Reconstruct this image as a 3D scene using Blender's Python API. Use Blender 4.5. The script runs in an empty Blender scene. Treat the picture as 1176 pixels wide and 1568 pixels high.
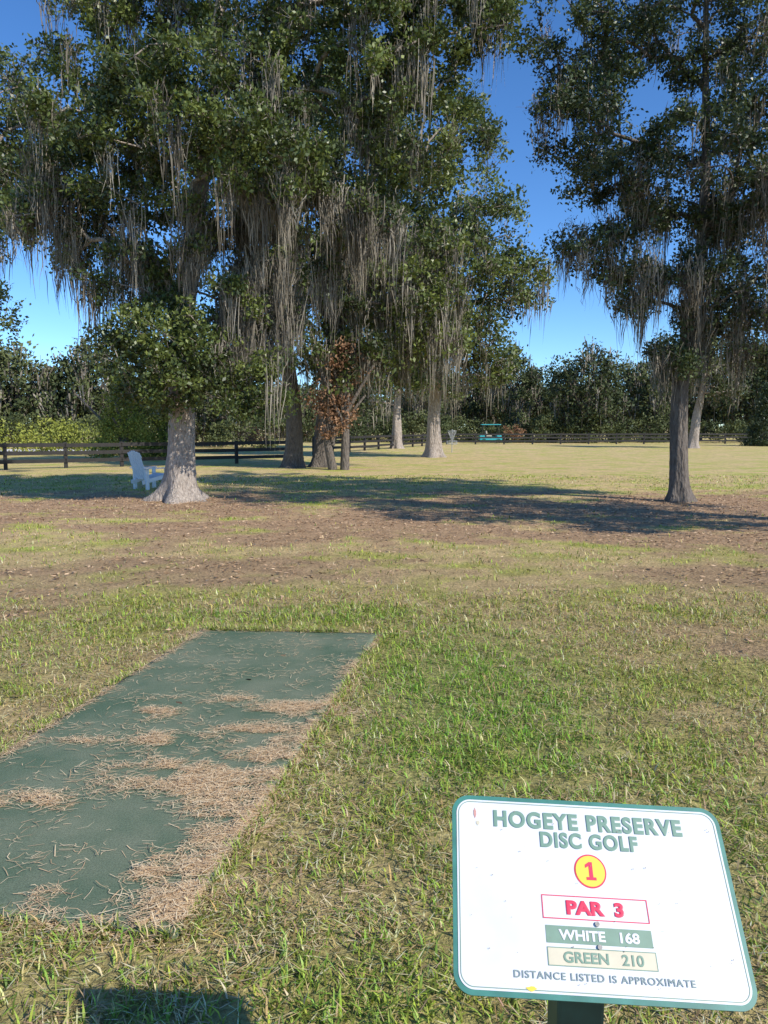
import bpy, bmesh, math, numpy as np
from mathutils import Vector, Matrix
R=np.random.default_rng(7)
scene=bpy.context.scene
def link(o,parent=None):
    scene.collection.objects.link(o)
    if parent: o.parent=parent
    return o
def empty(name,loc=(0,0,0)):
    e=bpy.data.objects.new(name,None); e.location=loc; e.empty_display_size=.2
    return link(e)
# ---------- materials ----------
def newmat(name):
    m=bpy.data.materials.new(name); m.use_nodes=True
    nt=m.node_tree; b=nt.nodes['Principled BSDF']
    return m,nt,b
def simple(name,col,rough=.6,noise=0,scale=20,bump=0,spec=.5,metal=0):
    m,nt,b=newmat(name); b.inputs['Roughness'].default_value=rough
    b.inputs['Specular IOR Level'].default_value=spec; b.inputs['Metallic'].default_value=metal
    tc=nt.nodes.new('ShaderNodeTexCoord'); n=nt.nodes.new('ShaderNodeTexNoise')
    n.inputs['Scale'].default_value=scale; n.inputs['Detail'].default_value=6
    nt.links.new(tc.outputs['Object'],n.inputs['Vector'])
    r=nt.nodes.new('ShaderNodeValToRGB')
    r.color_ramp.elements[0].position=.3; r.color_ramp.elements[1].position=.7
    r.color_ramp.elements[0].color=[c*(1-noise) for c in col]+[1]
    r.color_ramp.elements[1].color=[min(1,c*(1+noise)) for c in col]+[1]
    nt.links.new(n.outputs['Fac'],r.inputs['Fac']); nt.links.new(r.outputs['Color'],b.inputs['Base Color'])
    if bump:
        bp=nt.nodes.new('ShaderNodeBump'); bp.inputs['Strength'].default_value=bump; bp.inputs['Distance'].default_value=.02
        nt.links.new(n.outputs['Fac'],bp.inputs['Height']); nt.links.new(bp.outputs['Normal'],b.inputs['Normal'])
    return m
def rampmat(name,cols,trans=.3,rough=.5,spec=.4,tboost=1.6):
    m,nt,b=newmat(name)
    a=nt.nodes.new('ShaderNodeAttribute'); a.attribute_name='rnd'
    r=nt.nodes.new('ShaderNodeValToRGB'); el=r.color_ramp.elements
    while len(el)<len(cols): el.new(.5)
    for i,c in enumerate(cols):
        el[i].position=i/(len(cols)-1); el[i].color=list(c)+[1]
    nt.links.new(a.outputs['Fac'],r.inputs['Fac']); nt.links.new(r.outputs['Color'],b.inputs['Base Color'])
    b.inputs['Roughness'].default_value=rough; b.inputs['Specular IOR Level'].default_value=spec
    if trans:
        t=nt.nodes.new('ShaderNodeBsdfTranslucent'); mx=nt.nodes.new('ShaderNodeMixShader'); mx.inputs[0].default_value=trans
        g=nt.nodes.new('ShaderNodeVectorMath'); g.operation='MULTIPLY'; g.inputs[1].default_value=(tboost*1.1,tboost*1.1,tboost*.6)
        nt.links.new(r.outputs['Color'],g.inputs[0]); nt.links.new(g.outputs[0],t.inputs['Color'])
        nt.links.new(b.outputs[0],mx.inputs[1]); nt.links.new(t.outputs[0],mx.inputs[2])
        nt.links.new(mx.outputs[0],nt.nodes['Material Output'].inputs['Surface'])
    return m
def colattrmat(name,rough=.7,trans=.25,fine=False):
    m,nt,b=newmat(name)
    a=nt.nodes.new('ShaderNodeAttribute'); a.attribute_name='col'
    src=a.outputs['Color']
    b.inputs['Roughness'].default_value=rough; b.inputs['Specular IOR Level'].default_value=.25
    if fine:
        g=nt.nodes.new('ShaderNodeNewGeometry')
        hs=[]
        for sc,lo,hi in ((32,.5,1.5),(4,.72,1.28)):
            n=nt.nodes.new('ShaderNodeTexNoise'); n.inputs['Scale'].default_value=sc; n.inputs['Detail'].default_value=4; n.inputs['Roughness'].default_value=.7
            nt.links.new(g.outputs['Position'],n.inputs['Vector'])
            mr=nt.nodes.new('ShaderNodeMapRange'); mr.inputs[1].default_value=.3; mr.inputs[2].default_value=.7; mr.inputs[3].default_value=lo; mr.inputs[4].default_value=hi
            nt.links.new(n.outputs['Fac'],mr.inputs[0])
            v=nt.nodes.new('ShaderNodeVectorMath'); v.operation='MULTIPLY'
            nt.links.new(src,v.inputs[0]); nt.links.new(mr.outputs[0],v.inputs[1]); src=v.outputs[0]; hs.append(n)
        bp=nt.nodes.new('ShaderNodeBump'); bp.inputs['Strength'].default_value=.7; bp.inputs['Distance'].default_value=.04
        nt.links.new(hs[0].outputs['Fac'],bp.inputs['Height']); nt.links.new(bp.outputs['Normal'],b.inputs['Normal'])
    nt.links.new(src,b.inputs['Base Color'])
    if trans:
        t=nt.nodes.new('ShaderNodeBsdfTranslucent'); mx=nt.nodes.new('ShaderNodeMixShader'); mx.inputs[0].default_value=trans
        nt.links.new(src,t.inputs['Color']); nt.links.new(b.outputs[0],mx.inputs[1]); nt.links.new(t.outputs[0],mx.inputs[2])
        nt.links.new(mx.outputs[0],nt.nodes['Material Output'].inputs['Surface'])
    return m
# ---------- mesh helpers ----------
def mkmesh(name,V,F,mat,rnd=None,col=None,smooth=False,parent=None):
    me=bpy.data.meshes.new(name); V=np.asarray(V,np.float32); F=np.asarray(F,np.int32)
    me.vertices.add(len(V)); me.vertices.foreach_set('co',V.ravel())
    me.loops.add(F.size); me.loops.foreach_set('vertex_index',F.ravel())
    me.polygons.add(len(F)); me.polygons.foreach_set('loop_start',np.arange(0,F.size,F.shape[1],dtype=np.int32))
    if smooth: me.polygons.foreach_set('use_smooth',np.ones(len(F),bool))
    me.update(calc_edges=True)
    if rnd is not None:
        a=me.attributes.new('rnd','FLOAT','FACE'); a.data.foreach_set('value',np.asarray(rnd,np.float32))
    if col is not None:
        dom='POINT' if len(col)==len(V) else 'FACE'
        a=me.attributes.new('col','FLOAT_COLOR',dom)
        c=np.ones((len(col),4),np.float32); c[:,:3]=col; a.data.foreach_set('color',c.ravel())
    me.materials.append(mat)
    o=bpy.data.objects.new(name,me); return link(o,parent)
def unit(v): return v/np.maximum(np.linalg.norm(v,axis=-1,keepdims=True),1e-9)
def quadsN(n): return np.arange(n*4).reshape(n,4)
def leaf_geo(P,size,flat=.0):
    n=len(P); d=unit(R.normal(size=(n,3))); u=unit(np.cross(d,unit(R.normal(size=(n,3)))))
    L=size*R.uniform(.6,1.25,n)[:,None]; W=L*.28
    m=P+d*L*.45
    V=np.stack([P,m+u*W,P+d*L,m-u*W],1).reshape(-1,3)
    return V
def frusta(A,B,ra,rb,k=6):
    n=len(A); d=unit(B-A); ref=np.where(np.abs(d[:,2:3])>.9,np.array([[1.,0,0]]),np.array([[0,0,1.]]))
    u=unit(np.cross(d,ref)); v=np.cross(d,u)
    th=np.arange(k)/k*2*np.pi
    c=np.cos(th)[None,:,None]; s=np.sin(th)[None,:,None]
    ring=u[:,None]*c+v[:,None]*s
    VA=A[:,None]+ring*ra[:,None,None]; VB=B[:,None]+ring*rb[:,None,None]
    V=np.concatenate([VA,VB],1).reshape(-1,3)
    i=np.arange(k); j=(i+1)%k
    f=np.stack([i,j,j+k,i+k],1)
    F=(np.arange(n)*2*k)[:,None,None]+f[None]
    return V,F.reshape(-1,4)
def catmull(pts,n):
    pts=np.array(pts,float); t=np.linspace(0,len(pts)-1,n); out=[]
    for a in t:
        i=min(int(a),len(pts)-2); f=a-i
        p0=pts[max(i-1,0)];p1=pts[i];p2=pts[i+1];p3=pts[min(i+2,len(pts)-1)]
        out.append(.5*((2*p1)+(-p0+p2)*f+(2*p0-5*p1+4*p2-p3)*f*f+(-p0+3*p1-3*p2+p3)*f**3))
    return np.array(out)
def trunk_mesh(name,pts,flare,mat,parent,k=28,seed=0):
    C=catmull(pts,70); C[:,3]=np.maximum(C[:,3],.01)
    th=np.arange(k)/k*2*np.pi; V=[]
    zb=pts[0][2]
    for i,c in enumerate(C):
        h=c[2]-zb
        fl=flare*math.exp(-h/.22)
        lob=.5+.5*np.cos(5*th+seed)+.35*np.cos(3*th+seed*2)
        r=c[3]*(1+fl*(.35+.9*lob)+.06*np.sin(4*th+h*1.3+seed)+.05*np.sin(7*th-h*2.1)+R.normal(0,.018,k))
        V.append(np.stack([c[0]+r*np.cos(th),c[1]+r*np.sin(th),np.full(k,c[2])-.06*(i==0)],1))
    V=np.concatenate(V); n=len(C)
    i=np.arange(k); j=(i+1)%k
    f=np.stack([i,j,j+k,i+k],1); F=((np.arange(n-1)*k)[:,None,None]+f[None]).reshape(-1,4)
    return mkmesh(name,V,F,mat,smooth=True,parent=parent)
def moss_geo(anchors,length,strands=26,spread=.13,w=.011):
    n=len(anchors)*strands
    A=np.repeat(anchors,strands,0); Lb=np.repeat(length,strands)
    off=R.normal(0,1,(n,3))*spread; off[:,2]=off[:,2]*1.4
    rad=np.linalg.norm(off[:,:2],axis=1)/spread
    L=Lb*np.clip(R.uniform(.15,1.0,n)**1.4*1.15-.16*rad,.07,2)
    P=A+off; th=R.uniform(0,np.pi*2,n); wd=np.stack([np.cos(th),np.sin(th),np.zeros(n)],1)
    K=4; V=[];drift=R.normal(0,.05,(n,2))-off[:,:2]*.45
    ws=[1.2,1.4,.9,.2]
    for k in range(K):
        f=k/(K-1)
        q=P.copy(); q[:,2]-=L*f; q[:,:2]+=drift*f+R.normal(0,.016,(n,2))
        hw=(w*ws[k]*R.uniform(.6,1.4,n))[:,None]
        V+= [q-wd*hw,q+wd*hw]
    V=np.stack(V,1).reshape(-1,3)
    f=np.array([[0,1,3,2],[2,3,5,4],[4,5,7,6]])
    F=((np.arange(n)*8)[:,None,None]+f[None]).reshape(-1,4)
    rnd=np.repeat(np.clip(np.repeat(R.uniform(0,1,len(anchors)),strands)*.6+R.uniform(0,.4,n),0,1),3)
    return V,F,rnd
def blob_points(blobs,spacing):
    out=[];wt=[]
    for b in blobs:
        x,y,z,rx,ry,rz,n=b[:7]
        p=R.normal(size=(n*3,3)); p=unit(p)*(R.uniform(.12,1,(n*3,1))**(1/2.2))
        p=p*np.array([rx,ry,rz])+np.array([x,y,z])
        kept=[]
        for q in p:
            if len(kept)>=n: break
            if out and np.min(np.sum((np.array(out)-q)**2,1))<spacing**2: continue
            out.append(q); kept.append(q)
    return np.array(out)
def tree(name,trunks,blobs,spacing,clump_r,leaves,leafsize,leafmat,mossmat,bark,flare=.7,moss=(120,1.0),mosszone=None,minz=2.0,moss_w=.011,rtip=.008,strands=26,moss_spread=.13,twigs=26,mbase=.05):
    base=trunks[0][0]
    root=empty(name,(base[0],base[1],0))
    def fix(o): o.matrix_parent_inverse=Matrix.Translation((-base[0],-base[1],0)); return o
    pos=[];par=[];isT=[];tr=[];pl=[]
    for ti,tp in enumerate(trunks):
        fix(trunk_mesh('trunk' if ti==0 else 'trunk_%d'%(ti+1),tp,flare,bark,root,seed=ti*1.7+base[0]))
        C=catmull(tp,30)
        for i,c in enumerate(C):
            pos.append(c[:3]);par.append(len(pos)-2 if i else -1);isT.append(True);tr.append(c[3]);pl.append(max(0,c[2])*.3)
    CP=blob_points(blobs,spacing)
    cen=np.array([c for c in pos]); 
    dd=np.array([np.min(np.linalg.norm(cen-c,axis=1)) for c in CP]); order=np.argsort(dd)
    arr=np.zeros((20000,3)); pla=np.zeros(20000); n=len(pos); arr[:n]=pos; pla[:n]=pl
    block=np.zeros(20000); block[:n]=[1e6 if p[2]<minz else 0 for p in pos]
    for oi in order:
        c=CP[oi]
        d=np.linalg.norm(arr[:n]-c,axis=1)+.16*pla[:n]+.5*np.clip(arr[:n,2]-c[2],0,9)+block[:n]
        i=int(np.argmin(d)); a=arr[i].copy(); D=np.linalg.norm(c-a); ns=max(2,int(math.ceil(D/.4)))
        sd=unit(R.normal(size=3))*D*.12; last=i
        for k in range(1,ns+1):
            f=k/ns; p=a*(1-f)+c*f+sd*math.sin(math.pi*f)+np.array([0,0,.1*D])*math.sin(math.pi*f)
            if k<ns: p=p+R.normal(0,.035,3)
            arr[n]=p; pla[n]=pla[last]+D/ns; pos.append(p);par.append(last);isT.append(False);tr.append(0);last=n;n+=1
    cnt=np.ones(n); 
    for i in range(n-1,-1,-1):
        if par[i]>=0 and not isT[i]: cnt[par[i]]+=cnt[i]*(.55 if isT[par[i]] else 1)-0
    P=arr[:n]; par=np.array(par); T=np.array(isT); r=rtip*cnt**.5
    trr=np.array(tr); r=np.where(T,trr,r)
    for i in range(n):
        if not T[i]: r[i]=min(r[i],r[par[i]]*.8 if T[par[i]] else r[par[i]])
    idx=np.where(~T)[0]; A=P[par[idx]];B=P[idx]; rb=r[idx]; ra=np.where(T[par[idx]],rb*1.25,np.minimum(r[par[idx]],rb*1.6))
    V,F=frusta(A,B,ra,rb)
    nc=len(CP); tw=10
    cA=np.repeat(CP,tw,0); cB=cA+unit(R.normal(size=cA.shape)+np.array([0,0,.2]))*clump_r*R.uniform(.5,1.1,(len(cA),1))
    V2,F2=frusta(cA,cB,np.full(len(cA),rtip*.7),np.full(len(cA),rtip*.25),3)
    fix(mkmesh('branches',np.concatenate([V,V2]),np.concatenate([F,F2+len(V)]),bark,smooth=True,parent=root))
    tw=twigs; per=max(1,leaves//tw)
    dens=R.uniform(.45,1.25,nc)
    crs=clump_r*R.uniform(.65,1.3,nc)
    tc=np.repeat(CP,tw,0); td=unit(R.normal(size=tc.shape)*np.array([1,1,.8]))
    tcr=np.repeat(crs,tw)[:,None]; tend=tc+td*tcr*(R.uniform(.1,1,(len(tc),1))**.5)
    keep=R.uniform(0,1,len(tc))<np.repeat(dens,tw)
    ids=np.repeat(np.arange(nc),tw)[keep]; tend=tend[keep]; td=td[keep]
    LP=np.repeat(tend,per,0)+R.normal(0,1,(len(tend)*per,3))*clump_r*np.array([.17,.17,.13])-np.repeat(td,per,0)*R.uniform(0,.25,(len(tend)*per,1))*clump_r
    V=leaf_geo(LP,leafsize); nl=len(LP)
    cr=R.uniform(0,1,nc); rnd=.45*np.repeat(cr[ids],per)+.25*np.repeat(R.uniform(0,1,len(tend)),per)+.3*R.uniform(0,1,nl)
    fix(mkmesh('foliage',V,quadsN(nl),leafmat,rnd=rnd,parent=root))
    if moss and moss[0]:
        cand=np.concatenate([P[idx][P[idx][:,2]>minz+.4],CP])
        if mosszone:
            w=np.array([mbase]*len(cand))
            for (x0,x1,z0,z1,ww) in mosszone:
                w+=ww*((cand[:,0]>x0)&(cand[:,0]<x1)&(cand[:,2]>z0)&(cand[:,2]<z1))
            w=np.maximum(w,0)
        else: w=np.ones(len(cand))
        sel=R.choice(len(cand),moss[0],p=w/w.sum())
        an=cand[sel]+R.normal(0,.12,(len(sel),3)); ln=moss[1]*(.2+R.uniform(0,1,len(sel))**1.8*1.2); ln=np.minimum(ln,np.maximum(an[:,2]-.9,.25))
        V,F,rn=moss_geo(an,ln,strands,moss_spread,moss_w)
        fix(mkmesh('spanish_moss',V,F,mossmat,rnd=rn,parent=root))
    return root
# ---------- noise ----------
def vn(x,y,s):
    xi=np.floor(x);yi=np.floor(y);fx=x-xi;fy=y-yi;fx=fx*fx*(3-2*fx);fy=fy*fy*(3-2*fy)
    h=lambda a,b:(np.sin(a*127.1+b*311.7+s*74.7)*43758.5453)%1.0
    return (h(xi,yi)*(1-fx)+h(xi+1,yi)*fx)*(1-fy)+(h(xi,yi+1)*(1-fx)+h(xi+1,yi+1)*fx)*fy
def fbm(x,y,s,o=4):
    a=0;w=.5;t=0
    for k in range(o):
        a=a+w*vn(x*2**k,y*2**k,s+k*3.1);t+=w;w*=.55
    return a/t
def sst(a,b,x):
    t=np.clip((x-a)/(b-a),0,1);return t*t*(3-2*t)
def ell(x,y,cx,cy,rx,ry): return np.exp(-(((x-cx)/rx)**2+((y-cy)/ry)**2))
def masks(x,y):
    n1=fbm(x*.45,y*.6,1);n2=fbm(x*2.0,y*2.6,5);n3=fbm(x*.2,y*.3,9);n4=fbm(x*.9,y*.9,15)
    br=sst(5.5,12.0,y+5*(n3-.5)*2+3*(n1-.5))*(1-sst(16.5,21.5,y+7*(n1-.5)))*.70
    br=np.maximum(br,1.1*ell(x,y,-4.6,16.2,3.8,2.6)); br=np.maximum(br,1.1*ell(x,y,6.8,16.0,3.8,3.0))
    br=np.maximum(br,1.0*ell(x,y,-8,15.0,5,2.4));br=np.maximum(br,.88*ell(x,y,-1.2,12.6,4.5,3.0)); br=np.maximum(br,.78*ell(x,y,2.5,15,3,2))
    br=np.maximum(br,.7*ell(x,y,2.7,42,3,3)); br=np.maximum(br,.6*ell(x,y,-3,31,4,3))
    br=np.maximum(br,.8*ell(x,y,4.2,8.2,2.0,1.0)); br=np.maximum(br,.6*ell(x,y,-1.5,9.0,2.4,.8)); br=np.maximum(br,.55*ell(x,y,-4.3,8.6,1.4,.6)); br=np.maximum(br,.5*ell(x,y,2.6,5.6,.5,.8))
    br=br+.8*(n2-.5)+1.25*(n4-.5)*sst(4,9,y)+.35*(n1-.5)
    br=np.where(y>22,br-.35,br)
    lush=np.maximum(1.0*ell(x,y,.5,4.4,.85,1.6),.5*ell(x,y,-.7,6.4,1.4,.4))
    lush=np.maximum(lush,.5*ell(x,y,1.0,2.9,1.6,1.1)); lush=np.maximum(lush,.3*ell(x,y,-3.0,5.2,1.0,1.0)); lush=np.maximum(lush,.45*ell(x,y,-.5,1.9,2,.6))
    lush=lush*(.4+1.1*n2)
    tan=sst(.32,.58,fbm(x*1.1,y*1.7,21)*.5+n2*.5)
    return np.clip(br,0,1),np.clip(lush,0,1),np.clip(tan,0,1)
BR=np.array([.43,.275,.155]);TAN=np.array([.61,.45,.21]);GR=np.array([.44,.43,.095]);LU=np.array([.27,.41,.06])
def gcol(x,y):
    b,l,t=masks(x,y)
    c=GR*(1-t[:,None])+TAN*t[:,None]
    c=c*(1-l[:,None])+LU*l[:,None]
    s=sst(.25,.7,b)[:,None]
    return c*(1-s)+BR*s
# ---------- ground ----------
u=np.linspace(-1,1,401); gx=np.sinh(u*5.6)/np.sinh(5.6)*500
v=np.linspace(-.35,1,620); gy=10+np.sinh(v*5.3)/np.sinh(5.3)*700
X,Y=np.meshgrid(gx,gy); x=X.ravel();y=Y.ravel()
Z=.05*(fbm(x*.25,y*.25,3)-.5)*sst(9,20,y)
c=gcol(x,y); near=(1-sst(5,14,y))[:,None]; thatch=np.array([.26,.19,.09]); c=c*(1-.6*near)+thatch*.6*near
nx,ny=len(gx),len(gy); ii=np.arange(nx*ny).reshape(ny,nx)
F=np.stack([ii[:-1,:-1],ii[:-1,1:],ii[1:,1:],ii[1:,:-1]],-1).reshape(-1,4)
mkmesh('ground',np.stack([x,y,Z],1),F,colattrmat('ground_mat',.9,0,True),col=c,smooth=True)
MP=np.array([(-.66,2.26),(-.05,5.80),(-1.42,5.90),(-2.06,2.50)])
def inmat(x,y,m=0):
    r=np.ones(len(x),bool)
    for i in range(4):
        a=MP[i];b=MP[(i+1)%4];e=b-a;nrm=np.array([-e[1],e[0]])/np.hypot(*e)
        r&=((x-a[0])*nrm[0]+(y-a[1])*nrm[1])>m
    return r
# ---------- grass ----------
def blades(x,y,h,w,lie,col):
    n=len(x); th=R.uniform(0,2*np.pi,n); d=np.stack([np.cos(th),np.sin(th),np.zeros(n)],1)
    s=np.stack([-d[:,1],d[:,0],np.zeros(n)],1)
    a=R.uniform(.1,.9,n); a=np.where(lie,R.uniform(1.25,1.5,n),a)
    p0=np.stack([x,y,np.where(lie,R.uniform(.004,.03,n),-.003)],1)
    d1=d*np.sin(a)[:,None]; d1[:,2]=np.cos(a)
    a2=np.where(lie,a,np.minimum(a+R.uniform(.2,1.0,n),1.6)); d2=d*np.sin(a2)[:,None]; d2[:,2]=np.cos(a2)
    p1=p0+d1*(h*.55)[:,None]; p2=p1+d2*(h*.5)[:,None]
    W=w[:,None]
    V=np.stack([p0-s*W*.8,p0+s*W*.8,p1-s*W,p1+s*W,p2-s*W*.12,p2+s*W*.12],1).reshape(-1,3)
    f=np.array([[0,1,3,2],[2,3,5,4]]); F=((np.arange(n)*6)[:,None,None]+f[None]).reshape(-1,4)
    return V,F,np.repeat(col,2,0)
def sample(n,t0,t1,p):
    u=R.uniform(0,1,n); t=(t0**p+u*(t1**p-t0**p))**(1/p)
    x=R.uniform(-1,1,n)*(.58*t+.6); return x,t
Vs=[];Fs=[];Cs=[];off=0
for (N,t0,t1,p) in ((190000,1.5,8,1.1),(90000,6.5,26,.9)):
    x,y=sample(N,t0,t1,p); k=~inmat(x,y,.006)&((t0<3)|(R.uniform(0,1,N)<sst(6.5,9.5,y)))&((t0>3)|(R.uniform(0,1,N)>sst(6.3,8,y))); x=x[k];y=y[k]; n=len(x)
    b,l,t=masks(x,y)
    cl=fbm(x*6,y*6,51,2)
    bs=sst(.28,.7,b)
    k=(R.uniform(0,1,n)<(1-.88*bs))&(R.uniform(0,1,n)<(.28+1.0*sst(.3,.62,cl))); x,y,b,l,t,bs,cl=x[k],y[k],b[k],l[k],t[k],bs[k],cl[k]; n=len(x)
    dry=R.uniform(0,1,n)<(.30+.42*t-.40*l+.3*bs)
    g=GR*(1-l[:,None])+LU*l[:,None]; g=g*np.array([.88,1.04,.8])
    st=np.array([.76,.56,.29])*(1-.4*bs[:,None])+BR*.4*bs[:,None]
    c=np.where(dry[:,None],st,g)*R.uniform(.3,1.45,(n,1))*np.stack([R.uniform(.75,1.2,n),np.ones(n),R.uniform(.7,1.3,n)],1)
    lie=dry&(R.uniform(0,1,n)<.75)|(R.uniform(0,1,n)<.15)
    sc=np.maximum(1,y/5)
    h=R.uniform(.018,.054,n)*(1+.5*l)*np.minimum(sc,1.3); w=R.uniform(.0016,.0038,n)*sc**.9; w=np.where(lie,w*.55,w)
    V,F,C=blades(x,y,h,w,lie,c); Vs.append(V);Fs.append(F+off);Cs.append(C);off+=len(V)
# taller unmown fringe hugging the pad
for i,nn,hh in ((0,2600,.055),(1,2200,.075),(2,2600,.06),(3,1300,.06)):
    t=R.uniform(0,1,nn); a=MP[i];b=MP[(i+1)%4]; e=b-a; nrm=np.array([e[1],-e[0]])/np.hypot(*e)
    q=a[None]+e[None]*t[:,None]+nrm[None]*(np.abs(R.normal(0,.035,nn))-.004)[:,None]
    k=fbm(q[:,0]*5,q[:,1]*5,77,2)>.40; q=q[k]; n=len(q)
    g=np.where((R.uniform(0,1,n)<.35)[:,None],np.array([.74,.55,.29]),LU*.6+GR*.4)*R.uniform(.45,1.4,(n,1))
    V,F,C=blades(q[:,0],q[:,1],hh*R.uniform(.5,1.3,n),R.uniform(.0016,.0034,n),np.zeros(n,bool),g); Vs.append(V);Fs.append(F+off);Cs.append(C);off+=len(V)
mkmesh('grass',np.concatenate(Vs),np.concatenate(Fs),colattrmat('grass_blade_mat',.5,.25),col=np.clip(np.concatenate(Cs),0,.8))
# leaf litter
n=90000; x=R.uniform(-14,14,n); y=R.uniform(4,24,n)
b,_,_=masks(x,y); k=R.uniform(0,1,n)<(.03+.85*sst(.3,.9,b)); x,y=x[k],y[k]; n=len(x)
P=np.stack([x,y,R.uniform(.006,.03,n)],1); V=leaf_geo(P,.065).reshape(-1,4,3); V[:,:,2]=P[:,None,2]+(V[:,:,2]-P[:,None,2])*.35; V[:,:,2]=np.maximum(V[:,:,2],.005)
mkmesh('fallen_leaves',V.reshape(-1,3),quadsN(n),rampmat('litter_mat',[(.13,.078,.04),(.40,.25,.14),(.62,.44,.27)],0,.6),rnd=R.uniform(0,1,n))
# ---------- tee pad ----------
root=empty('tee_pad',(-1,4,0))
def fixp(o,r): o.parent=r; o.matrix_parent_inverse=Matrix.Translation(-Vector(r.location)); return o
m,nt,b=newmat('tee_mat_green')
g=nt.nodes.new('ShaderNodeNewGeometry'); n1=nt.nodes.new('ShaderNodeTexNoise'); n1.inputs['Scale'].default_value=2.2; n1.inputs['Detail'].default_value=8; n1.inputs['Roughness'].default_value=.65
n2=nt.nodes.new('ShaderNodeTexNoise'); n2.inputs['Scale'].default_value=160; n2.inputs['Detail'].default_value=3
for q in (n1,n2): nt.links.new(g.outputs['Position'],q.inputs['Vector'])
r=nt.nodes.new('ShaderNodeValToRGB'); r.color_ramp.elements[0].position=.35;r.color_ramp.elements[1].position=.75
r.color_ramp.elements[0].color=(.092,.142,.085,1); r.color_ramp.elements[1].color=(.22,.235,.155,1)
nt.links.new(n1.outputs['Fac'],r.inputs['Fac'])
mr=nt.nodes.new('ShaderNodeMapRange'); mr.inputs[1].default_value=.3;mr.inputs[2].default_value=.7;mr.inputs[3].default_value=.75;mr.inputs[4].default_value=1.25
nt.links.new(n2.outputs['Fac'],mr.inputs[0]); vm=nt.nodes.new('ShaderNodeVectorMath'); vm.operation='MULTIPLY'
nt.links.new(r.outputs[0],vm.inputs[0]); nt.links.new(mr.outputs[0],vm.inputs[1]); nt.links.new(vm.outputs[0],b.inputs['Base Color'])
bp=nt.nodes.new('ShaderNodeBump'); bp.inputs['Strength'].default_value=.5; bp.inputs['Distance'].default_value=.004
nt.links.new(n2.outputs['Fac'],bp.inputs['Height']); nt.links.new(bp.outputs['Normal'],b.inputs['Normal']); b.inputs['Roughness'].default_value=.75; b.inputs['Specular IOR Level'].default_value=.3
TH=.022
gu=np.linspace(0,1,40); gv=np.linspace(0,1,90); U,W=np.meshgrid(gu,gv); U=U.ravel();W=W.ravel()
near=MP[3][None]*(1-U[:,None])+MP[0][None]*U[:,None]; far=MP[2][None]*(1-U[:,None])+MP[1][None]*U[:,None]
Q=near*(1-W[:,None])+far*W[:,None]
ed=((U==0)|(U==1)|(W==0)|(W==1))
Q=Q+ed[:,None]*R.normal(0,.004,Q.shape)
zt=TH+.004*fbm(Q[:,0]*3,Q[:,1]*3,4)
ii=np.arange(40*90).reshape(90,40); F=np.stack([ii[:-1,:-1],ii[:-1,1:],ii[1:,1:],ii[1:,:-1]],-1).reshape(-1,4)
V=np.concatenate([Q,zt[:,None]],1); loop=np.concatenate([ii[0,:],ii[1:,-1],ii[-1,-2::-1],ii[-2:0:-1,0]])
Vb=V[loop].copy(); Vb[:,2]=-.01; k=len(loop); a=np.arange(k); bb=(a+1)%k
F=np.concatenate([F,np.stack([loop[a],a+len(V),bb+len(V),loop[bb]],1)])
fixp(mkmesh('rubber_mat',np.concatenate([V,Vb]),F,m),root)
cl=[(-.45,4.20,.20,.08,700),(-1.0,3.40,.20,.13,900),(-.80,3.86,.26,.07,600),(-.70,3.10,.10,.28,900),(-1.26,4.12,.09,.06,200),(-.66,2.48,.11,.17,900),(-1.50,3.12,.14,.05,260),
    (-1.24,2.45,.10,.03,150),(-1.9,2.75,.10,.04,150),(-.85,3.28,.2,.10,600),(-.22,4.8,.06,.25,200),(-.85,2.62,.05,.05,150),(-1.15,3.75,.11,.05,180),(-1.52,3.75,.12,.04,100),(-.95,4.35,.24,.04,180),(-.58,3.65,.10,.22,600),(-.52,2.95,.04,.3,500)]
xs=[];ys=[]
for cx,cy,rx,ry,nn in cl:
    nn=int(nn*3.2); xs.append(R.normal(cx,rx*.75,nn)); ys.append(R.normal(cy,ry*.75,nn))
t=R.uniform(0,1,9000); e=MP[0][None]*(1-t[:,None])+MP[1][None]*t[:,None]; xs.append(e[:,0]-np.abs(R.normal(0,.045,9000))*(1.4-1.25*t)+.03); ys.append(e[:,1])
t=R.uniform(0,1,3500); e=MP[3][None]*(1-t[:,None])+MP[2][None]*t[:,None]; xs.append(e[:,0]+R.normal(0,.035,3500)); ys.append(e[:,1])
t=R.uniform(0,1,1500); e=MP[3][None]*(1-t[:,None])+MP[0][None]*t[:,None]; xs.append(e[:,0]); ys.append(e[:,1]+R.normal(0,.025,1500))
xs.append(R.uniform(-2.1,0,6500)); ys.append(R.uniform(2.2,5.9,6500))
x=np.concatenate(xs);y=np.concatenate(ys); nz=fbm(x*6,y*11,33,4); k=(nz+R.normal(0,.07,len(x)))>.48; x=x[k];y=y[k]
n=len(x); on=inmat(x,y,-.0); z=np.where(on,TH+.006,.006)+R.exponential(.005,n)
th=R.normal(.3,.85,n); L=R.uniform(.015,.075,n); d=np.stack([np.cos(th),np.sin(th),R.normal(0,.06,n)],1); s=np.stack([-np.sin(th),np.cos(th),np.zeros(n)],1); w=R.uniform(.0006,.0017,n)[:,None]
P=np.stack([x,y,z],1); a=P-d*L[:,None]/2; bq=P+d*L[:,None]/2; md=P+s*R.normal(0,.006,(n,1))
V=np.stack([a-s*w,a+s*w,md+s*w,md-s*w,bq+s*w*.5,bq-s*w*.5],1).reshape(-1,3)
V[:,2]=np.maximum(V[:,2],np.repeat(np.where(on,TH+.005,.003),6))
F=((np.arange(n)*6)[:,None,None]+np.array([[0,1,2,3],[3,2,4,5]])[None]).reshape(-1,4)
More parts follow.
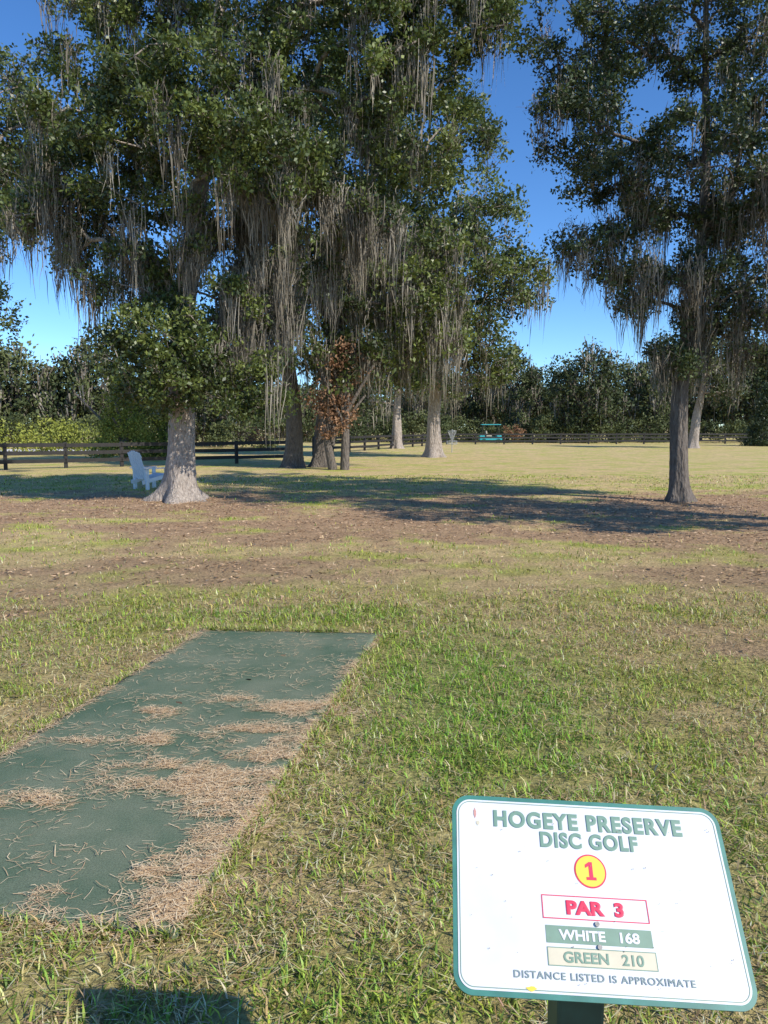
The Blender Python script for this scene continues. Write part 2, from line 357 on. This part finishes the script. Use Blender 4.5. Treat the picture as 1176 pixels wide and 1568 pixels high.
fixp(mkmesh('dry_grass_clippings',V,F,rampmat('straw_mat',[(.34,.20,.10),(.78,.56,.32),(.9,.74,.48)],0,.7),rnd=np.repeat(R.uniform(0,1,n)*.8+R.uniform(0,.2,n),2)),root)
# ---------- sign ----------
ex=Vector((.4565,-.011,-.021)).normalized(); ey=Vector((.0236,.216,.2035)); ey=(ey-ex*ey.dot(ex)).normalized(); ez=ex.cross(ey)
cs=Vector((.3396,1.167,.851)); M=Matrix.Translation(cs)@Matrix((ex,ey,ez)).transposed().to_4x4()
sr=empty('tee_sign',(cs.x,cs.y+.04,0)); SL=Matrix.Translation(-Vector(sr.location))@M
SW,SH=.457,.299
def rrect(w,h,r,n=10):
    p=[]
    for cx,cy,a0 in ((w/2-r,h/2-r,0),(-w/2+r,h/2-r,90),(-w/2+r,-h/2+r,180),(w/2-r,-h/2+r,270)):
        for k in range(n+1):
            a=math.radians(a0+90*k/n); p.append((cx+r*math.cos(a),cy+r*math.sin(a)))
    return p
def polyplate(name,p,z0,z1,mat,cx=0,cy=0):
    bm=bmesh.new(); vs=[bm.verts.new((cx+a,cy+b_,z0)) for a,b_ in p]; f=bm.faces.new(vs)
    e=bmesh.ops.extrude_face_region(bm,geom=[f]); bmesh.ops.translate(bm,vec=(0,0,z1-z0),verts=[q for q in e['geom'] if isinstance(q,bmesh.types.BMVert)])
    bmesh.ops.recalc_face_normals(bm,faces=bm.faces)
    me=bpy.data.meshes.new(name); bm.to_mesh(me); me.materials.append(mat); o=bpy.data.objects.new(name,me); link(o,sr); o.matrix_local=SL; return o
def plate(name,w,h,r,z0,z1,mat,cx=0,cy=0,circ=False):
    p=rrect(w,h,r) if not circ else [(r*math.cos(a*math.pi/24),r*math.sin(a*math.pi/24)) for a in range(48)]
    return polyplate(name,p,z0,z1,mat,cx,cy)
def ring(name,w,h,r,t,z,mat,cx=0,cy=0):
    a=rrect(w,h,r); b_=rrect(w-2*t,h-2*t,max(r-t,.0005)); n=len(a)
    V=[(cx+p[0],cy+p[1],z) for p in a]+[(cx+p[0],cy+p[1],z) for p in b_]
    i=np.arange(n);j=(i+1)%n; F=np.stack([i,j,j+n,i+n],1)
    o=mkmesh(name,V,F,mat,parent=sr); o.matrix_local=SL; return o
sgreen=simple('sign_green',(.05,.21,.17),.4,.2,30); swhite=simple('sign_white',(.72,.72,.735),.38,.08,9)
sgray=simple('sign_text_green',(.17,.29,.22),.5,.12,60); sred=simple('sign_red',(.72,.03,.09),.4,.1,40); syel=simple('sign_yellow',(.88,.64,.07),.4,.05,40)
stan=simple('sign_tan',(.66,.59,.43),.45,.05,40); sbar=simple('sign_bar',(.19,.30,.22),.45,.08,40); alu=simple('bolt_metal',(.30,.28,.26),.5,.3,200,metal=.3); sline=simple('sign_text_grey',(.22,.28,.27),.5,.1,60)
plate('panel',SW,SH,.03,-.004,0,sgreen)
plate('face',SW-.015,SH-.015,.0235,0.0002,.001,swhite)
ring('border_line',SW-.021,SH-.021,.0205,.0012,.0016,sbar)
def lu(u,v): return ((u-.5)*SW,(.5-v)*SH)
def text(name,body,u0,u1,v0,v1,mat,bold=.0,z=.0022,space=1):
    cu=bpy.data.curves.new(name,'FONT'); cu.body=body; cu.size=1; cu.space_character=space; cu.align_x='LEFT'
    cu.bevel_depth=bold; cu.bevel_resolution=1; cu.extrude=.005
    o=bpy.data.objects.new(name,cu); link(o); cu.materials.append(mat); bpy.context.view_layer.update()
    xs=[c[0] for c in o.bound_box]; ys=[c[1] for c in o.bound_box]
    x0,x1,y0,y1=min(xs),max(xs),min(ys),max(ys)
    a=lu(u0,v1); c_=lu(u1,v0); sx=(c_[0]-a[0])/(x1-x0); sy=(c_[1]-a[1])/(y1-y0)
    o.parent=sr; o.matrix_local=SL@Matrix.Translation((a[0]-x0*sx,a[1]-y0*sy,z))@Matrix.Diagonal((sx,sy,.006,1))
text('title_line_1','HOGEYE PRESERVE',.154,.853,.078,.172,sgray,.045,space=1.14)
text('title_line_2','DISC GOLF',.322,.68,.184,.27,sgray,.045,space=1.14)
a=lu(.494,.383)
plate('number_disc_red',0,0,.0262,.0011,.0016,sred,a[0],a[1],circ=True); plate('number_disc',0,0,.0238,.0017,.0022,syel,a[0],a[1],circ=True)
polyplate('hole_number',[(x_*.00115,y_*.001) for x_,y_ in ((-6.5,-14),(7.5,-14),(7.5,-9.5),(3.4,-9.5),(3.4,14),(-1.2,14),(-7,9.5),(-7,4.5),(-2,7.5),(-2,-9.5),(-6.5,-9.5))],.0023,.0027,sred,a[0],a[1])
def bar(name,u0,u1,v0,v1,mat,z0=.0011,z1=.0016):
    a=lu(u0,v0);c_=lu(u1,v1); return plate(name,c_[0]-a[0],a[1]-c_[1],.0006,z0,z1,mat,(a[0]+c_[0])/2,(a[1]+c_[1])/2)
def box(name,u0,u1,v0,v1,mat,t=.0014,z=.0019):
    a=lu(u0,v0);c_=lu(u1,v1); ring(name,c_[0]-a[0],a[1]-c_[1],.0006,t,z,mat,(a[0]+c_[0])/2,(a[1]+c_[1])/2)
box('par_box',.311,.68,.514,.630,sred,.0014); text('par_text','PAR  3',.395,.595,.536,.608,sred,.055)
bar('white_tee_bar',.317,.679,.662,.745,sbar); text('white_tee_text','WHITE   168',.36,.635,.678,.730,swhite,.035)
bar('green_tee_bar',.317,.684,.763,.850,stan); box('green_tee_box',.317,.684,.763,.850,sbar,.0013); text('green_tee_text','GREEN   210',.37,.64,.781,.833,sbar,.03)
text('footnote','DISTANCE LISTED IS APPROXIMATE',.2,.80,.878,.912,sline,.018,space=1.15)
for v_ in (.647,.755):
    a=lu(.496,v_); plate('bolt_%d'%(v_*100),0,0,.0036,.0016,.0045,alu,a[0],a[1],circ=True)
for (u_,v_,w_,h_,c_) in ((.085,.10,.005,.016,'r'),(.095,.155,.007,.01,'t'),(.255,.957,.016,.007,'y')):
    a=lu(u_,v_); pts=[(a[0]+w_/2*math.cos(t)*R.uniform(.6,1.2),a[1]+h_/2*math.sin(t)*R.uniform(.6,1.2),.0019) for t in np.linspace(0,6.28,13)[:-1]]
    me=bpy.data.meshes.new('scuff'); me.from_pydata(pts,[],[list(range(12))]); me.materials.append({'r':simple('scuff_red',(.6,.3,.25)),'t':stan,'y':syel}[c_]); o=bpy.data.objects.new('scuff',me); link(o,sr); o.matrix_local=SL
gr=simple('grime',(.30,.27,.22),.8,.2,50)
pv=[];pf=[]
for k in range(60):
    u_,v_=R.uniform(.04,.96),R.uniform(.05,.95); s_=R.uniform(.0004,.0012); a=lu(u_,v_); z_=.0034+k*1e-6
    pf.append([len(pv)+j for j in range(6)])
    pv+=[(a[0]+s_*math.cos(t)*R.uniform(.6,1.4),a[1]+s_*math.sin(t)*R.uniform(.6,1.4),z_) for t in np.linspace(0,6.28,7)[:-1]]
me=bpy.data.meshes.new('grime_specks'); me.from_pydata(pv,[],pf); me.materials.append(gr); o=bpy.data.objects.new('grime_specks',me); link(o,sr); o.matrix_local=SL
pgreen=simple('post_green',(.02,.06,.045),.5,.2,30)
def boxes(name,lst,mat,parent=None,bev=.004,loc=None,rotz=0):
    bm=bmesh.new()
    for (cx,cy,cz,sx,sy,sz,*rot) in lst:
        rx,ry,rz=(rot+[0,0,0])[:3]
        Mx=Matrix.Translation((cx,cy,cz))@Matrix.Rotation(math.radians(rz),4,'Z')@Matrix.Rotation(math.radians(ry),4,'Y')@Matrix.Rotation(math.radians(rx),4,'X')@Matrix.Diagonal((sx,sy,sz,1))
        bmesh.ops.create_cube(bm,size=1,matrix=Mx)
    me=bpy.data.meshes.new(name); bm.to_mesh(me); bm.free(); me.materials.append(mat)
    o=bpy.data.objects.new(name,me); link(o,parent)
    if bev: 
        b=o.modifiers.new('bevel','BEVEL'); b.width=bev; b.segments=2
    if loc: o.location=loc
    o.rotation_euler[2]=rotz
    return o
boxes('post',[(-.015,.0,.39,.078,.078,.78)],pgreen,sr,.006)
o=boxes('bracket',[(0,0,-.012,.09,.24,.012)],pgreen,sr,.002); o.matrix_local=SL
# ---------- trees ----------
def barkmat(name,c0,c1):
    m,nt,b=newmat(name); g=nt.nodes.new('ShaderNodeNewGeometry'); mp=nt.nodes.new('ShaderNodeMapping'); mp.inputs['Scale'].default_value=(14,14,4)
    nt.links.new(g.outputs['Position'],mp.inputs['Vector'])
    n=nt.nodes.new('ShaderNodeTexNoise'); n.inputs['Scale'].default_value=1.6; n.inputs['Detail'].default_value=8; n.inputs['Roughness'].default_value=.7
    vo=nt.nodes.new('ShaderNodeTexVoronoi'); vo.inputs['Scale'].default_value=1.5
    nt.links.new(mp.outputs[0],n.inputs['Vector']); nt.links.new(mp.outputs[0],vo.inputs['Vector'])
    r=nt.nodes.new('ShaderNodeValToRGB'); r.color_ramp.elements[0].position=.32;r.color_ramp.elements[1].position=.68
    r.color_ramp.elements[0].color=(*c0,1); r.color_ramp.elements[1].color=(*c1,1)
    nt.links.new(n.outputs['Fac'],r.inputs['Fac']); nt.links.new(r.outputs[0],b.inputs['Base Color']); b.inputs['Roughness'].default_value=.9
    ad=nt.nodes.new('ShaderNodeMath'); ad.operation='ADD'; nt.links.new(n.outputs['Fac'],ad.inputs[0]); nt.links.new(vo.outputs['Distance'],ad.inputs[1])
    bp=nt.nodes.new('ShaderNodeBump'); bp.inputs['Strength'].default_value=.9; bp.inputs['Distance'].default_value=.04
    nt.links.new(ad.outputs[0],bp.inputs['Height']); nt.links.new(bp.outputs['Normal'],b.inputs['Normal']); return m
bark=barkmat('oak_bark',(.17,.135,.11),(.58,.49,.41)); barkd=barkmat('oak_bark_dark',(.07,.056,.046),(.24,.20,.165))
leafA=rampmat('oak_leaf',[(.022,.033,.012),(.058,.080,.022),(.135,.172,.042),(.29,.325,.09)],.2,.42,.5,1.3)
leafE=rampmat('oak_leaf_dark',[(.016,.028,.012),(.038,.056,.021),(.078,.105,.037),(.15,.185,.065)],.18,.42,.5,1.3)
leafFar=rampmat('far_leaf',[(.025,.038,.017),(.060,.078,.031),(.115,.135,.05),(.19,.20,.08)],0,.6,.2,1.3)
mossm=rampmat('spanish_moss_mat',[(.085,.072,.056),(.22,.192,.15),(.43,.385,.315)],0,.9,.1,1.0)
A=[( -4.57,17.1,0,.37),(-4.50,17.1,.9,.31),(-4.44,17.1,2.2,.28),(-4.38,17.1,3.8,.25),(-4.15,17.1,5.4,.20),(-3.8,17,7.2,.15),(-3.5,17,9.2,.09),(-3.3,17,11.5,.04)]
bA=[(-4.5,16.1,3.1,1.35,1.0,1.15,40),(-4.5,15.9,5.4,1.2,.8,.9,9),(-5.9,16.6,7.2,1.8,1.9,1.5,46),(-5.6,17,9.8,1.7,1.9,1.5,40),(-2.7,16.3,10.4,2.3,2.2,1.5,50),(-3.6,15.7,7.9,1.9,1.5,1.4,46),
 (-2.1,15.4,6.7,1.3,1.4,1.1,28),(-.4,16.2,9.1,1.9,1.9,1.5,50),(1.2,16.6,9.8,1.3,1.5,1.4,28),(.6,16.8,7.7,1.2,1.3,1.0,18),(-.6,16.6,6.0,1.2,1.4,.8,12),
 (-2.4,16.8,4.6,1.4,1.2,.8,10),(-2.7,16.3,2.5,.85,.8,.55,10),(-3,17,12.6,3.8,3.4,1.6,40),(-7.0,17.0,6.0,1.0,1.3,.9,14),(-5.4,17.2,4.9,1.2,1.3,.9,13),(-3.4,18.6,6.5,2.6,1.4,3,24),(1.9,16.6,11,1.2,1.4,1.0,12)]
tree('live_oak_tree',[A],bA,.37,.47,460,.10,leafA,mossm,bark,1.0,(720,1.25),[(-3.9,.4,3.2,6.4,2.2),(-7.8,-6.2,4.3,6.8,.8),(-6.2,-5.0,4.0,6,.9),(-8,3,7,11,.10),(-5.8,-3.4,1,4.0,-3)],2.2,.0065,strands=46,moss_spread=.13)
E=[(6.45,16.7,0,.235),(6.40,16.7,.7,.19),(6.35,16.7,2,.165),(6.45,16.7,3.5,.14),(6.65,16.7,5.0,.115),(6.7,16.7,7,.09),(6.6,16.7,9,.06),(6.5,16.7,11.5,.03)]
bE=[(4.3,16.6,9.3,1.4,1.5,1.3,26),(6.0,16.5,9.6,1.7,1.8,1.4,30),(7.8,16.6,8.9,1.8,1.8,1.6,32),(3.8,16.4,7.7,.9,1.2,.8,11),(4.8,16.3,6.6,1.2,1.3,1.1,20),(6.4,16.2,6.7,1.5,1.5,1.3,28),
 (8.1,16.5,6.0,1.6,1.6,1.4,28),(4.3,16.4,5.2,.7,.9,.7,8),(5.4,16.4,4.7,1.0,1.1,.8,12),(7.1,16.2,4.3,1.1,1.2,.8,15),(8.2,16.6,3.6,1.1,1.1,.7,11),(6.4,16.8,11.5,2.8,2.8,1.5,26),(9.8,16.8,7.6,1.8,2,2.2,22),(6.1,16.6,3.1,.7,.8,.4,5)]
tree('oak_tree',[E],bE,.40,.45,430,.09,leafE,mossm,barkd,.5,(460,1.0),[(3,9.5,2.8,6.4,1),(3,9.5,6.4,10,.2)],2.4,.0065,strands=40,moss_spread=.12)
E2=[(11.3,10.2,0,.3),(11.3,10.2,2,.24),(11.2,10.2,5,.18),(11,10.2,8,.1),(11,10.2,12,.04)]
tree('oak_tree',[E2],[(8.7,10.1,4.4,1.4,2.2,1.0,20),(11,9.6,6.5,2.6,2.2,1.6,32),(10.4,10.4,9,2.6,2.4,1.5,32),(9.9,10.0,11.5,2.6,2.2,1.6,30),(8.2,9.4,6.8,1.3,1.8,1.1,16),(12.5,8.3,4.2,2,2,1.2,10),(7.6,10,9.6,1,1.4,1,10)],.55,.62,200,.16,leafE,mossm,barkd,.5,(60,.8),None,2.4,.02)
B1=[(-3.65,31,0,.40),(-3.6,31,2,.32),(-3.9,31,5,.27),(-4,31,9,.2),(-3.5,31,14,.06)]
B2=[(-2.55,31.3,0,.38),(-2.4,31.3,2,.30),(-1.9,31.3,5,.25),(-1,31.2,8.5,.18),(-.2,31,12.5,.05)]
bB=[(-.7,30.6,7.8,2.6,2.4,2.2,34),(.5,31,11,2.3,2.2,1.9,26),(-3.6,30.5,7.2,2.8,2.4,2.2,34),(-1.5,30,4.3,1.7,1.8,1.2,16),(1.6,30.4,5.9,1.6,1.8,1.6,18),(-3.6,31,12.4,3,2.6,2.2,34),(-6.2,31,10,2.2,2.4,2.4,20),(-5.5,30.6,5,1.5,1.6,1.5,10),(-.9,31,14.2,2.8,2.5,1.6,22),(1.9,31,8.5,1.3,1.6,1.4,14),(3.0,31,13,1.6,1.8,1.4,14)]
tree('oak_tree',[B1,B2],bB,.75,.85,330,.19,leafA,mossm,barkd,.5,(460,2.0),[(-6,3,2.5,9,1)],2.2,.011,.014,34,.24)
C=[(2.72,42,0,.46),(2.7,42,2,.35),(2.8,42,4.5,.30),(3.1,42,7.5,.24),(3.6,42,11,.12),(3.9,42,14,.04)]
bC=[(4.1,41.6,10.6,3,2.6,2,36),(5.4,42,13,1.9,2,1.1,13),(1.2,41.6,9,2.5,2.4,2,26),(3.6,41,6.2,2.7,2.4,1.6,28),(6.8,42,9.3,1.9,2,1.8,18),(2.0,42,12,2.2,2,1.2,13),(.6,41.4,4.6,1.3,1.3,1,9),(5.6,41.4,5,1.5,1.6,1,12),(-1.5,42.5,9,2.2,2,3,18),(2.7,40.5,4.2,1.6,1,.6,8)]
tree('oak_tree',[C],bC,.9,1.0,330,.22,leafA,mossm,bark,.7,(280,1.7),None,2.6,.014,.016,28,.27)
D=[(1.0,60,0,.42),(1,60,2.5,.32),(1.1,60,6,.2),(1.2,60,9,.05)]
tree('oak_tree',[D],[(0,60,6.5,3,3,2,20),(2.6,60,5.8,2.5,2.5,2,16),(1,60,9,2.6,2.6,1.6,14),(-2.5,60,4.5,1.6,1.6,1.2,8)],1.2,1.2,300,.26,leafFar,mossm,bark,.5,(110,1.8),None,2.8,.03,.02,16,.4)
Fq=[(24.4,61,0,.42),(24.6,61,2.5,.30),(25,61,5,.22),(25.3,61,8.5,.05)]
tree('oak_tree',[Fq],[(25,61,6.3,2.4,2.4,1.6,18),(26.8,61,5.2,1.8,2,1.3,10),(23.3,61,5.4,1.5,1.8,1.1,9),(25.3,61,8.4,1.8,1.8,1.2,9)],1.1,1.1,300,.24,leafFar,mossm,bark,.5,(80,1.6),None,2.6,.03,.02,16,.4)
G=[(-13.4,24.4,0,.4),(-13.4,24.4,3,.32),(-13.2,24.4,6,.25),(-12.8,24.4,9,.15),(-12.5,24.4,13,.04)]
bG=[(-11.4,24,11.2,1.7,2,1.6,24),(-11.7,24,8.2,1.6,2,1.4,22),(-13.4,24.4,10,2.5,2.4,3,26),(-12.0,23.6,5.2,.9,1.2,.6,7),(-10.2,24,9.7,1.0,1.2,1.2,9),(-14,24,6.5,2,2,1.5,12)]
tree('live_oak_tree',[G],bG,.58,.65,340,.14,leafA,mossm,bark,.6,(130,1.3),None,2.6,.010,.011,28,.18)
# ---------- distant tree mass, shrubs ----------
def mass(name,items,leafsize,per_v,mat,moss_n=0,moss_l=2.,trunks=True,tilt=0,cone=False,k=60):
    LP=[];RN=[];TA=[];TB=[];TR=[];MA=[]
    for (x,y,z,rx,ry,rz) in items:
        nc=max(4,int(rx*rz*per_v)); 
        p=unit(R.normal(size=(nc,3)))*R.uniform(.2,1,(nc,1))**.5
        if cone:
            hh=R.uniform(0,1,nc)**1.3; a=R.uniform(0,6.283,nc); rr=(1-hh)*.95*R.uniform(.6,1,nc)
            p=np.stack([rr*np.cos(a),rr*np.sin(a),hh*2-1],1)
        cp=p*np.array([rx,ry,rz])+np.array([x,y,z]); cp[:,2]=np.maximum(cp[:,2],.3)
        cr=.26*min(rx,rz)**.6*(.7 if cone else 1)
        q=np.repeat(cp,k,0)+R.normal(size=(nc*k,3))*cr*np.array([1,1,.7])*np.repeat(R.uniform(.5,1.2,nc),k)[:,None]; q[:,2]=np.maximum(q[:,2],.05)
        LP.append(q); RN.append(np.clip(.4*np.repeat(R.uniform(0,1,nc),k)+.35*R.uniform()+.25*R.uniform(0,1,nc*k),0,1))
        if trunks:
            TA.append([x,y,0]);TB.append([x+R.normal(0,.3),y,z]);TR.append(.16+.03*rx)
            for j in range(5):
                TA.append([x,y,z*R.uniform(.35,.7)]); TB.append([x+R.normal(0,rx*.6),y+R.normal(0,ry*.4),z+rz*R.uniform(0,.6)]); TR.append(.09)
        if moss_n: MA.append(cp[R.choice(nc,max(1,int(moss_n*rx)))])
    root=empty(name,items[0][:2]+(0,)) 
    P=np.concatenate(LP); o=mkmesh('foliage',leaf_geo(P,leafsize),quadsN(len(P)),mat,rnd=np.concatenate(RN)); fixp(o,root)
    if TA:
        V,F=frusta(np.array(TA,float),np.array(TB,float),np.array(TR),np.array(TR)*.5,7); fixp(mkmesh('trunks',V,F,barkd,smooth=True),root)
    if MA:
        an=np.concatenate(MA); V,F,rn=moss_geo(an,moss_l*R.uniform(.4,1.2,len(an)),14,.45,.045); fixp(mkmesh('spanish_moss',V,F,mossm,rnd=rn),root)
it=[]
for x in np.arange(-62,-12,3.0):
    y=R.uniform(62,76); h=R.uniform(6.8,10.8); it.append((x+R.normal(0,.8),y,h*.54,R.uniform(2.2,3.8),3,h*.46))
for x in np.arange(-14,22,3.2):
    y=R.uniform(88,104); h=R.uniform(6.0,9.5); it.append((x+R.normal(0,.8),y,h*.54,R.uniform(2.2,3.8),3,h*.46))
for x in np.arange(16,76,3.0):
    y=R.uniform(82,102); h=R.uniform(6.5,13); it.append((x+R.normal(0,1),y,h*.54,R.uniform(2.4,4.4),3,h*.46))
mass('distant_treeline',it,.38,9,leafFar,18,2.6,k=44)
it=[]
for x in np.arange(-130,130,4.5):
    y=R.uniform(115,150); h=R.uniform(6,9.5); it.append((x,y,h*.5,R.uniform(4,6),4,h*.5))
mass('woodland_backdrop',it,.8,2.0,leafFar,0,k=50)
hedge=rampmat('hedge_leaf',[(.12,.14,.03),(.25,.28,.05),(.40,.41,.09)],0,.6,.2,1.2)
mass('hedge',[(x,46+R.normal(0,.6),.9,1.7,1.2,R.uniform(.9,1.3)) for x in np.arange(-36,-17,1.7)],.16,14,hedge,0,trunks=False,k=45)
mass('understory_shrubs',[(x,R.uniform(80,88),1.2,R.uniform(1.6,2.6),1.5,R.uniform(1.0,2.4)) for x in np.arange(-8,70,2.3)]+[(x,R.uniform(60,66),1.2,R.uniform(1.6,2.4),1.5,R.uniform(1.0,1.9)) for x in np.arange(-46,-8,2.4)],.25,7,leafFar,0,trunks=False)
cedar=rampmat('cedar_leaf',[(.10,.12,.02),(.22,.24,.04),(.36,.36,.08)],0,.7,.2,1.2)
mass('red_cedar_tree',[(-13.4,40,2.1,2.0,1.6,2.3)],.12,60,cedar,0,cone=True); mass('red_cedar_tree.001',[(-11.6,41,1.7,1.4,1.3,1.8)],.12,60,cedar,0,cone=True)
mass('red_cedar_tree.002',[(33.6,68,2.5,2.0,1.8,2.8)],.16,50,leafE,0,cone=True)
dead=rampmat('dead_leaf',[(.10,.05,.03),(.24,.13,.07),(.36,.21,.12)],0,.7,.2,1.1)
mass('dead_oak_branch',[(-1.95,29.4,2.3,.85,.6,1.3),(-1.5,29.4,3.9,.8,.5,.9)],.13,34,dead,0,trunks=True)
mass('dead_shrub',[(-6.6,38,1.0,.8,.6,.6)],.12,20,dead,0,trunks=False); mass('dead_shrub.001',[(13.6,80,1.1,1.3,.8,.7)],.2,14,dead,0,trunks=False)
# ---------- fences ----------
fm=simple('fence_black_wood',(.022,.019,.018),.7,.3,6,.2)
def fence(name,pts,h=1.15,sp=2.4):
    L=[]
    for a,b in zip(pts[:-1],pts[1:]):
        a=Vector(a);b=Vector(b);d=b-a;n=max(1,round(d.length/sp));ang=math.degrees(math.atan2(d.y,d.x))
        for k in range(n):
            p=a+d*(k/n); q=a+d*((k+1)/n); mid=(p+q)/2; ln=(q-p).length
            L.append((p.x,p.y,h/2,.13,.13,h+.06,R.normal(0,.6),R.normal(0,.6),ang))
            for z in (h*.92,h*.62,h*.30): L.append((mid.x-.08*math.sin(-math.radians(ang)),mid.y-.09*math.cos(math.radians(ang)),z+R.normal(0,.008),ln+.05,.035,.15,0,R.normal(0,.25),ang))
    return boxes(name,L,fm,None,0)
fence('rail_fence',[(-26,27.5),(-14.5,29.5),(-9,33),(-4.2,36)],1.0)
fence('rail_fence',[(-4.2,46),(1.5,62),(6,74),(34,77),(70,78)],1.05,2.8)
mkmesh('gravel_road',[(-70,50,.03),(-18,52,.03),(-18,57,.03),(-70,56,.03)],[[0,1,2,3]],simple('gravel',(.75,.72,.66),.9,.15,3))
# ---------- chair ----------
wp=simple('white_paint',(.78,.80,.84),.5,.05,12)
L=[]
for s in (-1,1):
    L+=[(s*.30,-.30,.27,.05,.09,.54),(s*.30,.26,.27,.05,.09,.54),(s*.27,.02,.27,.03,.75,.10,-12),(s*.34,-.02,.555,.12,.74,.025)]
for k in range(6): L.append((0,-.32+k*.10,.385-k*.022,.56,.085,.02,-12))
for k in range(6): L.append((-.25+k*.10,.36,.64,.08,.02,.80-.05*abs(k-2.5),-16))
L+=[(0,.30,.50,.62,.03,.08,-16),(0,.41,.86,.58,.03,.07,-16)]
boxes('adirondack_chair',L,wp,None,.004,(-6.15,20.2,.0),math.radians(138))
# ---------- golf cart, basket ----------
gc=empty('golf_cart',(11.0,80,0)); teal=simple('teal_paint',(.05,.42,.48),.35,.05,5); dk=simple('black_rubber',(.02,.02,.02),.7,.1,5)
boxes('body',[(0,0,.5,2.3,1.2,.35),(-.9,0,.75,.5,1.15,.35),(.85,0,.75,.45,1.15,.3,0,-12)],teal,gc,.05)
boxes('canopy',[(0,0,1.92,2.0,1.25,.08)],teal,gc,.03)
boxes('canopy_posts',[(sx*.85,sy*.55,1.35,.05,.05,1.1) for sx in (-1,1) for sy in (-1,1)],dk,gc,0)
boxes('seat',[(-.2,0,.78,.55,1.1,.15),(-.45,0,1.05,.12,1.1,.45,0,-10)],simple('seat_tan',(.5,.45,.35),.6,.05,5),gc,.03)
VA=np.array([(sx*.75,sy*.62,.24) for sx in (-1,1) for sy in (-1,1)],float); VB=VA+np.array([0,.16,0]); V,F=frusta(VA-np.array([0,.08,0]),VB-np.array([0,.08,0]),np.full(4,.24),np.full(4,.24),16); mkmesh('wheels',V,F,dk,parent=gc)
bk=empty('disc_golf_basket',(4.4,50,0)); galv=simple('galvanized_steel',(.5,.5,.5),.4,.1,20,metal=.4)
th=np.linspace(0,2*np.pi,25)[:-1]; cir=lambda r,z:np.stack([r*np.cos(th),r*np.sin(th),np.full(24,z)],1)
SA=[np.array([[0,0,0.]])];SB=[np.array([[0,0,1.5]])];SR=[np.array([.025])]
for r_,z_ in ((.33,.55),(.33,.75),(.28,1.42),(.28,1.34),(.1,1.42)):
    c_=cir(r_,z_); SA.append(c_);SB.append(np.roll(c_,-1,0));SR.append(np.full(24,.012))
SA+= [cir(.05,.55),cir(.33,.55),cir(.27,1.36),cir(.13,1.0)];SB+=[cir(.33,.55),cir(.33,.75),cir(.13,1.0),cir(.04,.72)];SR+=[np.full(24,.006)]*4
V,F=frusta(np.concatenate(SA),np.concatenate(SB),np.concatenate(SR),np.concatenate(SR),5); mkmesh('basket_and_chains',V,F,galv,parent=bk)
# ---------- camera, light ----------
cam=bpy.data.cameras.new('camera'); co=bpy.data.objects.new('camera',cam); link(co); scene.camera=co
cam.sensor_fit='VERTICAL'; cam.sensor_height=36; cam.lens=27.05; cam.clip_start=.05; cam.clip_end=2000
co.location=(0,0,1.6); co.rotation_euler=(math.radians(90-6.25),0,0)
sd=Vector((-1.05,.80,-1.0)); sun=bpy.data.lights.new('sun','SUN'); sun.energy=5; sun.angle=math.radians(.5); sun.color=(1,.95,.86)
so=bpy.data.objects.new('sun',sun); link(so); so.rotation_euler=sd.to_track_quat('-Z','Y').to_euler(); so.location=(20,-15,20)
w=bpy.data.worlds.new('World'); scene.world=w; w.use_nodes=True; nt=w.node_tree; bg=nt.nodes['Background']
sky=nt.nodes.new('ShaderNodeTexSky'); sky.sky_type='NISHITA'; sky.sun_disc=False; sky.sun_elevation=math.asin(1/sd.length); sky.sun_rotation=math.atan2(1.05,-.80)
sky.altitude=2500; sky.dust_density=.05; sky.ozone_density=1.2; sky.air_density=1.0
hs=nt.nodes.new('ShaderNodeHueSaturation'); hs.inputs['Saturation'].default_value=1.18; hs.inputs['Value'].default_value=1.3
tn=nt.nodes.new('ShaderNodeVectorMath'); tn.operation='MULTIPLY'; tn.inputs[1].default_value=(.74,.95,1.16)
nt.links.new(sky.outputs[0],hs.inputs['Color']); nt.links.new(hs.outputs[0],tn.inputs[0]); nt.links.new(tn.outputs[0],bg.inputs[0]); bg.inputs[1].default_value=.135
scene.view_settings.view_transform='Standard'; scene.view_settings.look='None'; scene.view_settings.exposure=0
